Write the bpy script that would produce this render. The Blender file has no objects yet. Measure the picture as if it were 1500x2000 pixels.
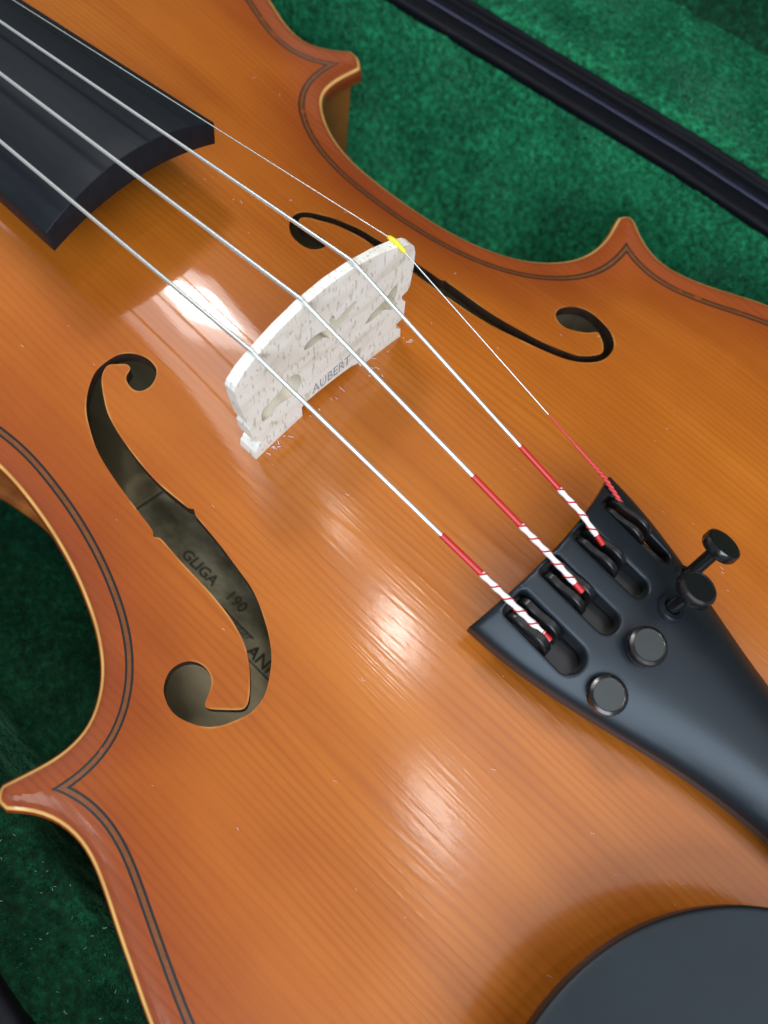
import bpy, bmesh, math, random
import numpy as np
from mathutils import Vector, Matrix
from mathutils.geometry import delaunay_2d_cdt

random.seed(7)
RNG = np.random.default_rng(7)
scene = bpy.context.scene
COL = scene.collection
MM = 0.001            # everything below is measured in millimetres

# ------------------------------------------------------------------ camera
# violin frame: x along the strings (towards the tail), y towards the treble side, z up from the plate edge
CAM_POS = (56.51, -63.49, 157.04)
RIGHT = (0.72526, 0.68162, 0.09689)
DOWN = (0.66142, -0.65075, -0.37289)
FWD = (-0.19112, 0.33453, -0.92280)
cam_data = bpy.data.cameras.new("camera")
cam = bpy.data.objects.new("camera", cam_data)
COL.objects.link(cam)
m = Matrix(((RIGHT[0], -DOWN[0], -FWD[0], CAM_POS[0] * MM),
            (RIGHT[1], -DOWN[1], -FWD[1], CAM_POS[1] * MM),
            (RIGHT[2], -DOWN[2], -FWD[2], CAM_POS[2] * MM),
            (0, 0, 0, 1)))
cam.matrix_world = m
cam_data.sensor_fit = 'VERTICAL'
cam_data.sensor_height = 32.0
cam_data.lens = 1618.4 / 2000.0 * 32.0
cam_data.clip_start = 0.005
cam_data.clip_end = 50.0
cam_data.dof.use_dof = True
cam_data.dof.focus_distance = 0.155
cam_data.dof.aperture_fstop = 13.5
scene.camera = cam

# ------------------------------------------------------------------ world and lamps
world = bpy.data.worlds.new("World")
scene.world = world
world.use_nodes = True
bg = world.node_tree.nodes["Background"]
bg.inputs[0].default_value = (0.90, 0.95, 1.0, 1.0)
bg.inputs[1].default_value = 0.19

scene.view_settings.view_transform = 'Standard'
scene.view_settings.look = 'None'
scene.view_settings.exposure = 0.14
scene.view_settings.gamma = 1.0


def area_lamp(name, direction, dist, sx, sy, radiance, colour):
    """a rectangular lamp, hung dist metres away in the given direction, facing the violin"""
    d = Vector(direction).normalized()
    ld = bpy.data.lights.new(name, 'AREA')
    ld.shape = 'RECTANGLE'
    ld.size, ld.size_y = sx, sy
    ld.energy = radiance * math.pi * sx * sy
    ld.color = colour
    o = bpy.data.objects.new(name, ld)
    COL.objects.link(o)
    o.location = d * dist
    o.rotation_euler = (-d).to_track_quat('-Z', 'Y').to_euler()
    return o


area_lamp("shop_light", (-0.51, 0.14, 0.85), 2.2, 0.85, 1.0, 3.0, (1.0, 0.93, 0.91))
area_lamp("window_light", (0.52, -0.60, 0.61), 2.2, 1.7, 1.5, 6.6, (0.80, 0.91, 1.0))
area_lamp("ceiling_glow", (0.42, 0.16, 0.89), 2.3, 1.9, 1.7, 1.15, (0.98, 0.97, 1.0))
area_lamp("ceiling_panel", (-0.51, 0.24, 0.82), 2.2, 0.34, 0.19, 38.0, (1.0, 0.98, 0.97))
area_lamp("panel_halo", (-0.512, 0.232, 0.82), 2.3, 0.62, 0.40, 6.0, (1.0, 0.97, 0.95))  # second lamp added around the panel to soften its reflected edge
area_lamp("ceiling_lamp", (-0.03, 0.06, 1.0), 2.2, 0.10, 0.12, 88.0, (1.0, 0.97, 0.92))
area_lamp("ceiling_lamp", (0.17, -0.11, 0.98), 2.2, 0.11, 0.20, 27.0, (1.0, 0.97, 0.92))
area_lamp("ceiling_lamp", (-0.20, 0.10, 0.97), 2.2, 0.08, 0.09, 26.0, (1.0, 0.97, 0.92))


# ------------------------------------------------------------------ materials
def new_mat(name):
    mt = bpy.data.materials.new(name)
    mt.use_nodes = True
    nt = mt.node_tree
    return mt, nt, nt.nodes["Principled BSDF"]


def N(nt, kind, **kw):
    n = nt.nodes.new(kind)
    for k, v in kw.items():
        if k.startswith('i_'):
            key = k[2:].replace('_', ' ')
            n.inputs[key].default_value = v
        else:
            setattr(n, k, v)
    return n


def ramp(nt, fac, stops):
    r = nt.nodes.new('ShaderNodeValToRGB')
    el = r.color_ramp.elements
    while len(el) < len(stops):
        el.new(0.5)
    for e, (p, c) in zip(el, stops):
        e.position = p
        e.color = (*c, 1) if len(c) == 3 else c
    nt.links.new(fac, r.inputs['Fac'])
    return r


def mix(nt, mode, fac, a, b):
    n = nt.nodes.new('ShaderNodeMix')
    n.data_type = 'RGBA'
    n.blend_type = mode
    for sock, v in ((n.inputs[0], fac), (n.inputs[6], a), (n.inputs[7], b)):
        if hasattr(v, 'is_linked'):
            nt.links.new(v, sock)
        elif isinstance(v, (int, float)):
            sock.default_value = v
        else:
            sock.default_value = (*v, 1)
    return n.outputs[2]


def coords(nt, scale=(1, 1, 1), kind='Object'):
    tc = nt.nodes.new('ShaderNodeTexCoord')
    mp = nt.nodes.new('ShaderNodeMapping')
    mp.inputs['Scale'].default_value = scale
    nt.links.new(tc.outputs[kind], mp.inputs['Vector'])
    return mp.outputs['Vector']


def noise(nt, vec, scale, detail=2.0, rough=0.5, dist=0.0):
    n = nt.nodes.new('ShaderNodeTexNoise')
    n.inputs['Scale'].default_value = scale
    n.inputs['Detail'].default_value = detail
    n.inputs['Roughness'].default_value = rough
    n.inputs['Distortion'].default_value = dist
    nt.links.new(vec, n.inputs['Vector'])
    return n.outputs['Fac']


def bump(nt, bsdf, height, strength, dist, prev=None, coat=False):
    b = nt.nodes.new('ShaderNodeBump')
    b.inputs['Strength'].default_value = strength
    b.inputs['Distance'].default_value = dist
    nt.links.new(height, b.inputs['Height'])
    if prev:
        nt.links.new(prev, b.inputs['Normal'])
    nt.links.new(b.outputs['Normal'], bsdf.inputs['Normal'])
    if coat:
        nt.links.new(b.outputs['Normal'], bsdf.inputs['Coat Normal'])
    return b.outputs['Normal']


def math_node(nt, op, a, b=None):
    n = nt.nodes.new('ShaderNodeMath')
    n.operation = op
    for sock, v in zip(n.inputs, (a, b)):
        if v is None:
            continue
        if hasattr(v, 'is_linked'):
            nt.links.new(v, sock)
        else:
            sock.default_value = v
    return n.outputs[0]


def map_range(nt, val, a, b, c=0.0, d=1.0):
    n = nt.nodes.new('ShaderNodeMapRange')
    for k, v in zip(('From Min', 'From Max', 'To Min', 'To Max'), (a, b, c, d)):
        n.inputs[k].default_value = v
    nt.links.new(val, n.inputs['Value'])
    return n.outputs[0]


def spruce_material():
    mt, nt, b = new_mat("varnished_spruce")
    obj = coords(nt, (1, 1, 1))
    sx = nt.nodes.new('ShaderNodeSeparateXYZ')
    nt.links.new(obj, sx.inputs[0])
    # growth rings run along x: fine at the centre joint, wider in the flanks, wandering a little
    wob = noise(nt, coords(nt, (7.0, 70.0, 7.0)), 1.0, 2.0, 0.5)
    wob2 = noise(nt, coords(nt, (24.0, 320.0, 24.0)), 1.0, 1.0, 0.5)
    ph = math_node(nt, 'MULTIPLY', sx.outputs[1], 2 * math.pi / 0.00160)
    ph = math_node(nt, 'ADD', ph, math_node(nt, 'MULTIPLY', wob, 26.0))
    ph = math_node(nt, 'ADD', ph, math_node(nt, 'MULTIPLY', wob2, 5.0))
    ring = map_range(nt, math_node(nt, 'SINE', ph), -1.0, 1.0)
    late = math_node(nt, 'POWER', ring, 3.0)
    amp = noise(nt, coords(nt, (18.0, 45.0, 18.0)), 1.0, 2.0, 0.5)
    amp = map_range(nt, amp, 0.30, 0.68, 0.15, 1.0)
    strength = math_node(nt, 'MULTIPLY', late, amp)
    broad = noise(nt, coords(nt, (9, 110, 9)), 1.0, 2.0)
    cloud = noise(nt, obj, 30.0, 3.0, 0.55)
    fibre = noise(nt, coords(nt, (130, 2200, 130)), 1.0, 2.0)
    base = ramp(nt, broad, [(0.25, (0.380, 0.099, 0.0068)), (0.5, (0.430, 0.120, 0.0092)), (0.78, (0.475, 0.141, 0.0125))]).outputs[0]
    c = mix(nt, 'MULTIPLY', math_node(nt, 'MULTIPLY', strength, 0.38), base, (0.58, 0.46, 0.40))
    fb = ramp(nt, fibre, [(0.3, (0.95, 0.93, 0.90)), (0.7, (1.04, 1.04, 1.04))]).outputs[0]
    c = mix(nt, 'MULTIPLY', 0.5, c, fb)
    cl = ramp(nt, cloud, [(0.3, (0.86, 0.78, 0.68)), (0.62, (1.05, 1.07, 1.1))]).outputs[0]
    c = mix(nt, 'MULTIPLY', 0.6, c, cl)
    # the varnish is laid on redder and darker towards the border, and worn off on the very edge, with the edge glint painted into that band
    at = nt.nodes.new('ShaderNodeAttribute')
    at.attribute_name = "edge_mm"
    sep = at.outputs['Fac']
    shade = ramp(nt, map_range(nt, sep, 0.0, 48.0), [(0.0, (0.50, 0.32, 0.60)), (0.11, (0.65, 0.46, 0.74)), (0.42, (0.89, 0.82, 0.90)), (1.0, (1, 1.02, 1))]).outputs[0]
    c = mix(nt, 'MULTIPLY', 1.0, c, shade)
    wn = noise(nt, obj, 260.0, 3.0, 0.6)
    wear_glint = ramp(nt, map_range(nt, sep, 0.0, 3.0), [(0.12, (0, 0, 0)), (0.20, (1, 1, 1)), (0.28, (1, 1, 1)), (0.40, (0, 0, 0))]).outputs[0]
    wf = math_node(nt, 'MULTIPLY', wear_glint, map_range(nt, noise(nt, obj, 90.0, 3.0, 0.55), 0.30, 0.62, 0.45, 0.9))
    ht = nt.nodes.new('ShaderNodeAttribute')
    ht.attribute_name = "hole_mm"
    lip = map_range(nt, ht.outputs['Fac'], 0.10, 0.42, 1.0, 0.0)
    lip = math_node(nt, 'MULTIPLY', lip, map_range(nt, noise(nt, obj, 120.0, 2.0), 0.45, 0.62, 0.0, 0.35))
    wf = math_node(nt, 'MAXIMUM', wf, lip)
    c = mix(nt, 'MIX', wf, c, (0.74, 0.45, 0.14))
    nt.links.new(c, b.inputs['Base Color'])
    b.inputs['Roughness'].default_value = 0.5
    b.inputs['Specular IOR Level'].default_value = 0.2
    b.inputs['Coat Weight'].default_value = 1.0
    b.inputs['Coat Roughness'].default_value = 0.07
    b.inputs['Coat IOR'].default_value = 1.5
    # the rings telegraph through the varnish and scatter reflections across the grain
    grit = noise(nt, coords(nt, (420.0, 1500.0, 420.0)), 1.0, 2.0)
    soft = noise(nt, coords(nt, (30.0, 230.0, 60.0)), 1.0, 2.0)
    lower = map_range(nt, sx.outputs[0], -0.010, 0.035, 0.12, 1.0)
    nt.links.new(map_range(nt, sx.outputs[0], -0.015, 0.030, 0.062, 0.165), b.inputs['Coat Roughness'])
    fine_ph = math_node(nt, 'ADD', math_node(nt, 'MULTIPLY', ph, 1.7), math_node(nt, 'MULTIPLY', wob2, 9.0))
    ripple = math_node(nt, 'ADD', math_node(nt, 'MULTIPLY', ring, amp), math_node(nt, 'MULTIPLY', math_node(nt, 'SINE', fine_ph), 0.25))
    ripple = math_node(nt, 'MULTIPLY', ripple, lower)
    brk = noise(nt, coords(nt, (520.0, 480.0, 520.0)), 1.0, 1.5, 0.5)
    ripple = math_node(nt, 'MULTIPLY', ripple, map_range(nt, brk, 0.34, 0.66, 0.35, 1.2))
    n1 = bump(nt, b, ripple, 0.105, 0.000085, coat=True)
    n1 = bump(nt, b, soft, 0.03, 0.00022, prev=n1, coat=True)
    bump(nt, b, math_node(nt, 'MULTIPLY', grit, map_range(nt, sx.outputs[0], -0.015, 0.03, 0.35, 1.0)), 0.09, 0.00009, prev=n1, coat=True)
    return mt


def wood_material(name, dark, light, rough=0.4, coat=0.0, scale=(20, 300, 60), bumpy=0.1, spec=0.5):
    mt, nt, b = new_mat(name)
    v = coords(nt, scale)
    f = noise(nt, v, 1.0, 4.0, 0.6, 0.3)
    c = ramp(nt, f, [(0.3, dark), (0.7, light)]).outputs[0]
    nt.links.new(c, b.inputs['Base Color'])
    b.inputs['Roughness'].default_value = rough
    b.inputs['Coat Weight'].default_value = coat
    b.inputs['Coat Roughness'].default_value = 0.15
    b.inputs["Specular IOR Level"].default_value = spec
    bump(nt, b, f, bumpy, 0.0002)
    return mt


def plain(name, colour, rough, metallic=0.0, spec=0.5, coat=0.0, grain=None, tint=(1, 1, 1)):
    mt, nt, b = new_mat(name)
    b.inputs['Base Color'].default_value = (*colour, 1)
    b.inputs['Roughness'].default_value = rough
    b.inputs['Metallic'].default_value = metallic
    b.inputs['Specular IOR Level'].default_value = spec
    b.inputs['Coat Weight'].default_value = coat
    b.inputs['Specular Tint'].default_value = (*tint, 1)
    if grain:
        sc, st = grain
        v = coords(nt, (1, 1, 1))
        f = noise(nt, v, sc, 3.0, 0.6)
        cc = ramp(nt, f, [(0.25, tuple(x * 0.8 for x in colour)), (0.75, tuple(min(1, x * 1.2) for x in colour))]).outputs[0]
        nt.links.new(cc, b.inputs['Base Color'])
        bump(nt, b, f, st, 0.0001)
    return mt


def velvet_material(name, deep, mid, tip):
    mt, nt, b = new_mat(name)
    v = coords(nt, (1, 1, 1))
    big = noise(nt, v, 60.0, 3.0, 0.6)
    tuft = noise(nt, v, 620.0, 3.0, 0.6, 0.2)
    fine = noise(nt, v, 2400.0, 2.0, 0.7)
    c = ramp(nt, tuft, [(0.32, deep), (0.52, mid), (0.72, tip)]).outputs[0]
    s = ramp(nt, big, [(0.32, (0.60, 0.62, 0.64)), (0.66, (1.25, 1.22, 1.18))]).outputs[0]
    c = mix(nt, 'MULTIPLY', 0.9, c, s)
    f2 = ramp(nt, fine, [(0.3, (0.72, 0.74, 0.74)), (0.66, (1.0, 1.0, 1.0)), (0.76, (2.2, 2.0, 2.0))]).outputs[0]
    c = mix(nt, 'MULTIPLY', 0.8, c, f2)
    nt.links.new(c, b.inputs['Base Color'])
    b.inputs['Roughness'].default_value = 0.85
    b.inputs['Specular IOR Level'].default_value = 0.15
    b.inputs['Sheen Weight'].default_value = 0.2
    b.inputs['Sheen Roughness'].default_value = 0.35
    b.inputs['Sheen Tint'].default_value = (0.25, 0.9, 0.52, 1)
    n1 = bump(nt, b, tuft, 0.5, 0.0006)
    bump(nt, b, fine, 0.4, 0.0003, prev=n1)
    return mt


def bridge_material():
    mt, nt, b = new_mat("flecked_maple")
    v = coords(nt, (1500.0, 1500.0, 420.0))
    f = noise(nt, v, 1.0, 1.0, 0.5, 0.2)
    v2 = coords(nt, (60, 60, 240))
    g = noise(nt, v2, 1.0, 3.0)
    base = ramp(nt, g, [(0.3, (0.70, 0.66, 0.56)), (0.5, (0.86, 0.84, 0.77)), (0.7, (0.90, 0.89, 0.84))]).outputs[0]
    fl = ramp(nt, f, [(0.30, (0.66, 0.63, 0.58)), (0.42, (1, 1, 1))]).outputs[0]
    c = mix(nt, 'MULTIPLY', 0.85, base, fl)
    nt.links.new(c, b.inputs['Base Color'])
    b.inputs['Roughness'].default_value = 0.55
    bump(nt, b, f, 0.15, 0.0001)
    return mt


M_SPRUCE = spruce_material()
M_RAW = wood_material("stained_hole_edge", (0.012, 0.007, 0.005), (0.050, 0.024, 0.014), 0.5, 0.0, (300, 300, 300))
M_INSIDE = wood_material("bare_inside_wood", (0.52, 0.44, 0.26), (0.74, 0.64, 0.42), 0.7, 0.0, (15, 120, 40))
M_RIB = wood_material("varnished_maple", (0.20, 0.055, 0.010), (0.36, 0.115, 0.020), 0.35, 0.8, (160, 40, 20))
M_PURF_BLACK = plain("purfling_black", (0.016, 0.013, 0.013), 0.35, coat=0.6)
M_PURF_CORE = plain("purfling_core", (0.17, 0.052, 0.012), 0.35, coat=0.6, grain=(900, 0.05))
M_EBONY = wood_material("ebony", (0.006, 0.008, 0.012), (0.011, 0.014, 0.019), 0.58, 0.0, (20, 500, 200), 0.06, 0.22)
M_PLASTIC = plain("satin_black_plastic", (0.010, 0.013, 0.017), 0.38, spec=0.42, grain=(3500, 0.12), tint=(0.80, 0.90, 1.0))
M_GLOSS = plain("glossy_black_metal", (0.008, 0.008, 0.009), 0.30, spec=0.5)
M_GREYCAP = plain("screw_face", (0.032, 0.039, 0.039), 0.4, spec=0.5, grain=(3000, 0.05))
M_CHIN = plain("chin_rest_ebonite", (0.008, 0.011, 0.014), 0.44, spec=0.37, grain=(90, 0.06), tint=(0.80, 0.91, 1.0))
M_BRIDGE = bridge_material()
M_INK = plain("stamp_ink", (0.33, 0.34, 0.36), 0.8)
M_CUT = plain("bridge_cutout_wood", (0.54, 0.49, 0.38), 0.7)
M_KNOB = plain("knurled_black_button", (0.008, 0.008, 0.009), 0.2, spec=0.75)
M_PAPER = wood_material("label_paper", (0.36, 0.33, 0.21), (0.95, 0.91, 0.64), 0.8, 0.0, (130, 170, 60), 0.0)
M_LETTER = plain("label_print", (0.17, 0.145, 0.10), 0.8, grain=(700, 0.0))
M_STEEL = plain("string_silver", (0.84, 0.88, 0.87), 0.34, metallic=0.8)
M_RED = plain("red_silk", (0.50, 0.012, 0.014), 0.38, spec=0.6)
M_WHITE = plain("white_silk", (0.84, 0.80, 0.80), 0.5)
M_PINK = plain("faded_red_silk", (0.56, 0.045, 0.05), 0.5)
M_YELLOW = plain("yellow_sleeve", (0.74, 0.66, 0.05), 0.5)
M_VELVET_SHADED = velvet_material("green_velvet_shaded", (0.002, 0.022, 0.009), (0.003, 0.043, 0.018), (0.006, 0.085, 0.038))  # one lining cloth, here with shade put into its colour
M_VELVET_LIT = velvet_material("green_velvet_lit", (0.003, 0.050, 0.020), (0.008, 0.140, 0.059), (0.018, 0.27, 0.125))  # the same cloth with the light falling on it put into its colour
M_SHELL = plain("black_canvas", (0.010, 0.011, 0.014), 0.75, grain=(1500, 0.4))
M_TRIM = plain("black_rubber_trim", (0.003, 0.0035, 0.006), 0.5, spec=0.14, grain=(900, 0.15))
M_TAPE = plain("blue_hinge_tape", (0.007, 0.009, 0.034), 0.5, grain=(1200, 0.3))
M_LINT = plain("pale_rosin_lint", (0.75, 0.58, 0.62), 0.8)


# ------------------------------------------------------------------ mesh helpers
def link(name, me, mats, parent=None):
    o = bpy.data.objects.new(name, me)
    COL.objects.link(o)
    for mt in (mats if isinstance(mats, (list, tuple)) else [mats]):
        me.materials.append(mt)
    if parent:
        o.parent = parent
    return o


def build(name, verts, faces, mats, parent=None, smooth=True, midx=None, sharp=None):
    me = bpy.data.meshes.new(name)
    me.from_pydata([tuple(np.asarray(v, float) * MM) for v in verts], [], [tuple(int(i) for i in f) for f in faces])
    if smooth:
        me.polygons.foreach_set('use_smooth', [True] * len(me.polygons))
    if midx is not None:
        me.polygons.foreach_set('material_index', midx)
    me.update()
    if sharp is not None and smooth:
        me.set_sharp_from_angle(angle=math.radians(sharp))
    return link(name, me, mats, parent)


def empty(name, label, cat, group=None, kind=None):
    o = bpy.data.objects.new(name, None)
    COL.objects.link(o)
    o.empty_display_size = 0.02
    tag(o, label, cat, group, kind)
    return o


def tag(o, label=None, cat=None, group=None, kind=None):
    for k, v in (('label', label), ('category', cat), ('group', group), ('kind', kind)):
        if v:
            o[k] = v


def resample(pts, step, smooth=0):
    p = np.array(pts, float)
    # Catmull-Rom through the points, then even spacing
    out = []
    q = np.vstack([2 * p[0] - p[1], p, 2 * p[-1] - p[-2]])
    for i in range(1, len(q) - 2):
        p0, p1, p2, p3 = q[i - 1], q[i], q[i + 1], q[i + 2]
        for t in np.linspace(0, 1, 12, endpoint=False):
            out.append(0.5 * (2 * p1 + (p2 - p0) * t + (2 * p0 - 5 * p1 + 4 * p2 - p3) * t * t + (3 * p1 - p0 - 3 * p2 + p3) * t ** 3))
    out.append(p[-1])
    a = np.array(out)
    s = np.r_[0, np.cumsum(np.linalg.norm(np.diff(a, axis=0), axis=1))]
    n = max(2, int(round(s[-1] / step)) + 1)
    t = np.linspace(0, s[-1], n)
    a = np.stack([np.interp(t, s, a[:, k]) for k in range(a.shape[1])], 1)
    for _ in range(smooth):
        b = a.copy()
        b[1:-1] = 0.25 * a[:-2] + 0.5 * a[1:-1] + 0.25 * a[2:]
        a = b
    return a


def inside(poly, pts):
    poly = np.asarray(poly)
    x, y = pts[:, 0], pts[:, 1]
    r = np.zeros(len(pts), bool)
    x0, y0 = poly[:, 0], poly[:, 1]
    x1, y1 = np.roll(x0, -1), np.roll(y0, -1)
    for a, b, c_, d in zip(x0, y0, x1, y1):
        if b == d:
            continue
        cond = ((b > y) != (d > y)) & (x < (c_ - a) * (y - b) / (d - b) + a)
        r ^= cond
    return r


def seg_dist(pts, poly, closed=True):
    """distance of each point to a polyline"""
    a = np.asarray(poly)
    b = np.roll(a, -1, 0) if closed else a[1:]
    a = a if closed else a[:-1]
    best = np.full(len(pts), 1e9)
    for s in range(0, len(a), 64):
        A, B = a[s:s + 64], b[s:s + 64]
        AB = B - A
        L = (AB ** 2).sum(1) + 1e-12
        t = np.clip(((pts[:, None, :] - A) * AB).sum(2) / L, 0, 1)
        d = np.linalg.norm(pts[:, None, :] - (A + t[..., None] * AB), axis=2).min(1)
        best = np.minimum(best, d)
    return best


def offset(poly, d, closed=True):
    """move a polyline to its left by d"""
    p = np.asarray(poly, float)
    if closed:
        t = np.roll(p, -1, 0) - np.roll(p, 1, 0)
    else:
        t = np.gradient(p, axis=0)
    t /= np.linalg.norm(t, axis=1)[:, None] + 1e-12
    return p + d * np.stack([-t[:, 1], t[:, 0]], 1)


def area2(poly):
    p = np.asarray(poly)
    q = np.roll(p, -1, 0)
    return (p[:, 0] * q[:, 1] - q[:, 0] * p[:, 1]).sum() / 2


def ccw(poly):
    return np.asarray(poly)[::-1] if area2(poly) < 0 else np.asarray(poly)


def plan_mesh(outline, holes, rings, hole_rings, step, keep=None):
    """triangulate a plan with holes: constrained edges, extra rings near the rims, a grid inside"""
    outline = ccw(outline)
    holes = [ccw(h) for h in holes]
    pts, edges = [], []

    def loop(p):
        s = len(pts)
        pts.extend(map(tuple, p))
        edges.extend((s + i, s + (i + 1) % len(p)) for i in range(len(p)))
    loop(outline)
    for h in holes:
        loop(h)
    extra = []
    for d in rings:
        extra.append(offset(outline, d))
    for h in holes:
        for d in hole_rings:
            extra.append(offset(h, -d))
    lo, hi = outline.min(0), outline.max(0)
    gx, gy = np.meshgrid(np.arange(lo[0], hi[0], step), np.arange(lo[1], hi[1], step * 0.87), indexing='ij')
    gx = gx + (np.arange(gx.shape[1]) % 2) * step / 2
    g = np.stack([gx.ravel(), gy.ravel()], 1)
    rim = max(rings) if rings else 0
    g = g[inside(outline, g)]
    g = g[seg_dist(g, outline) > rim + step * 0.5]
    for h in holes:
        g = g[~inside(h, g)]
        g = g[seg_dist(g, h) > (max(hole_rings) if hole_rings else 0) + step * 0.4]
    if extra:
        e = np.vstack(extra)
        e = e[inside(outline, e)]
        dd = seg_dist(e, outline)
        e = e[dd > (min(rings) * 0.85 if rings else 0)]
        for h in holes:
            e = e[~inside(h, e)]
        g = np.vstack([e, g])
    allp = [Vector(p) for p in pts] + [Vector(p) for p in g]
    v, _, f, _, _, _ = delaunay_2d_cdt(allp, edges, [], 0, 1e-5)
    v = np.array([(p.x, p.y) for p in v])
    f = np.array([t for t in f if len(t) == 3])
    cen = v[f].mean(1)
    ok = inside(outline, cen)
    for h in holes:
        ok &= ~inside(h, cen)
    f = f[ok]
    a = v[f[:, 1]] - v[f[:, 0]]
    b = v[f[:, 2]] - v[f[:, 0]]
    flip = (a[:, 0] * b[:, 1] - a[:, 1] * b[:, 0]) < 0
    f[flip] = f[flip][:, ::-1]
    return v, f


def boundary_edges(f):
    """directed rim edges of a triangle list"""
    cnt = {}
    for t in f:
        for i in range(3):
            cnt[(t[i], t[(i + 1) % 3])] = 1
    return [e for e in cnt if (e[1], e[0]) not in cnt]


def slab(name, v, f, ztop, zbot, mats, parent, wall_mat=0, bot_mat=0, normals=None, attr=None, tip=lambda x, y, z: np.stack([x, y, z], 1), wall_pick=None):
    """close a plan mesh between two height fields into one solid"""
    n = len(v)
    zt, zb = ztop(v), zbot(v)
    top = tip(v[:, 0], v[:, 1], zt)
    bot = tip(v[:, 0], v[:, 1], zb)
    be = boundary_edges(f)
    used = sorted({a for e in be for a in e})
    w = {a: i for i, a in enumerate(used)}
    k = len(used)
    verts = np.vstack([top, bot, top[used], bot[used]])
    faces = [tuple(t) for t in f] + [tuple(t[::-1] + n) for t in f]
    mi = [0] * len(f) + [bot_mat] * len(f)
    for a, b in be:
        ta, tb = 2 * n + w[a], 2 * n + w[b]
        faces.append((tb, ta, ta + k, tb + k))
        mi.append(wall_mat if wall_pick is None else wall_pick(v[a]))
    o = build(name, verts, faces, mats, parent, True, mi)
    me = o.data
    if attr is not None:
        for an, av in attr:
            at = me.attributes.new(an, 'FLOAT', 'POINT')
            at.data.foreach_set('value', np.concatenate([av, av, av[used], av[used]]).astype(np.float32))
    if normals is not None:
        nt = normals(v)
        vn = np.zeros((len(verts), 3))
        vn[:n] = nt
        vn[n:2 * n] = (0, 0, -1)
        loops = np.zeros(len(me.loops), int)
        me.loops.foreach_get('vertex_index', loops)
        ln = vn[loops]
        fl = np.zeros((len(me.loops), 3))
        for p in me.polygons:
            if p.index >= 2 * len(f):
                for li in p.loop_indices:
                    fl[li] = p.normal
        z = (ln == 0).all(1)
        ln[z] = fl[z]
        me.normals_split_custom_set([tuple(x) for x in ln])
    return o


def frames(path):
    p = np.asarray(path, float)
    t = np.gradient(p, axis=0)
    t /= np.linalg.norm(t, axis=1)[:, None] + 1e-12
    up = np.array((0, 0, 1.0))
    if abs(t[0] @ up) > 0.95:
        up = np.array((0, 1.0, 0))
    a = np.cross(t, up)
    a /= np.linalg.norm(a, axis=1)[:, None] + 1e-12
    b = np.cross(a, t)
    return p, t, a, b


def tube_data(path, radius, seg=10):
    p, t, a, b = frames(path)
    r = np.broadcast_to(np.asarray(radius, float), (len(p),))
    ang = np.linspace(0, 2 * np.pi, seg, endpoint=False)
    v = (p[:, None] + r[:, None, None] * (np.cos(ang)[None, :, None] * a[:, None] + np.sin(ang)[None, :, None] * b[:, None])).reshape(-1, 3)
    f = []
    for i in range(len(p) - 1):
        for j in range(seg):
            k = (j + 1) % seg
            f.append((i * seg + j, i * seg + k, (i + 1) * seg + k, (i + 1) * seg + j))
    f.append(tuple(range(seg))[::-1])
    f.append(tuple((len(p) - 1) * seg + j for j in range(seg)))
    return v, f


def tube(name, path, radius, mat, parent, seg=10):
    v, f = tube_data(path, radius, seg)
    f = [q[::-1] for q in f]
    return build(name, v, f, mat, parent, True, sharp=60)


def join_data(parts):
    V, F, off = [], [], 0
    for v, f in parts:
        V.append(np.asarray(v, float))
        F += [tuple(i + off for i in q) for q in f]
        off += len(v)
    return np.vstack(V), F


def lathe_data(profile, origin, axis, seg=40, knurl=None):
    """profile: (radius, height) pairs about an axis through origin; knurl: rows whose radius is notched"""
    ax = Vector(axis).normalized()
    q = ax.to_track_quat('Z', 'Y')
    ang = np.linspace(0, 2 * np.pi, seg, endpoint=False)
    V, F = [], []
    for i, (r, h) in enumerate(profile):
        for j, a in enumerate(ang):
            rr = r * (0.965 if knurl and i in knurl and j % 2 else 1.0)
            V.append(np.array(q @ Vector((rr * math.cos(a), rr * math.sin(a), h))) + np.asarray(origin))
    for i in range(len(profile) - 1):
        for j in range(seg):
            k = (j + 1) % seg
            F.append((i * seg + j, i * seg + k, (i + 1) * seg + k, (i + 1) * seg + j))
    F.append(tuple(range(seg))[::-1])
    F.append(tuple((len(profile) - 1) * seg + j for j in range(seg)))
    return np.array(V), F


def ribbon_extrude(profile, y0, y1):
    """a closed outline in x/z given sideways thickness from y0 to y1"""
    p = np.asarray(profile, float)
    n = len(p)
    V = np.vstack([np.c_[p[:, 0], np.full(n, y0), p[:, 1]], np.c_[p[:, 0], np.full(n, y1), p[:, 1]]])
    F = [(i, (i + 1) % n, n + (i + 1) % n, n + i) for i in range(n)]
    F += [tuple(range(n))[::-1], tuple(range(n, 2 * n))]
    return V, F


def fix_normals(o):
    bm = bmesh.new()
    bm.from_mesh(o.data)
    bmesh.ops.recalc_face_normals(bm, faces=bm.faces)
    bm.to_mesh(o.data)
    bm.free()


def bevel(o, width, seg=2, angle=35):
    md = o.modifiers.new("bevel", 'BEVEL')
    md.width = width * MM
    md.segments = seg
    md.limit_method = 'ANGLE'
    md.angle_limit = math.radians(angle)
    md.harden_normals = False
    return o


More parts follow.
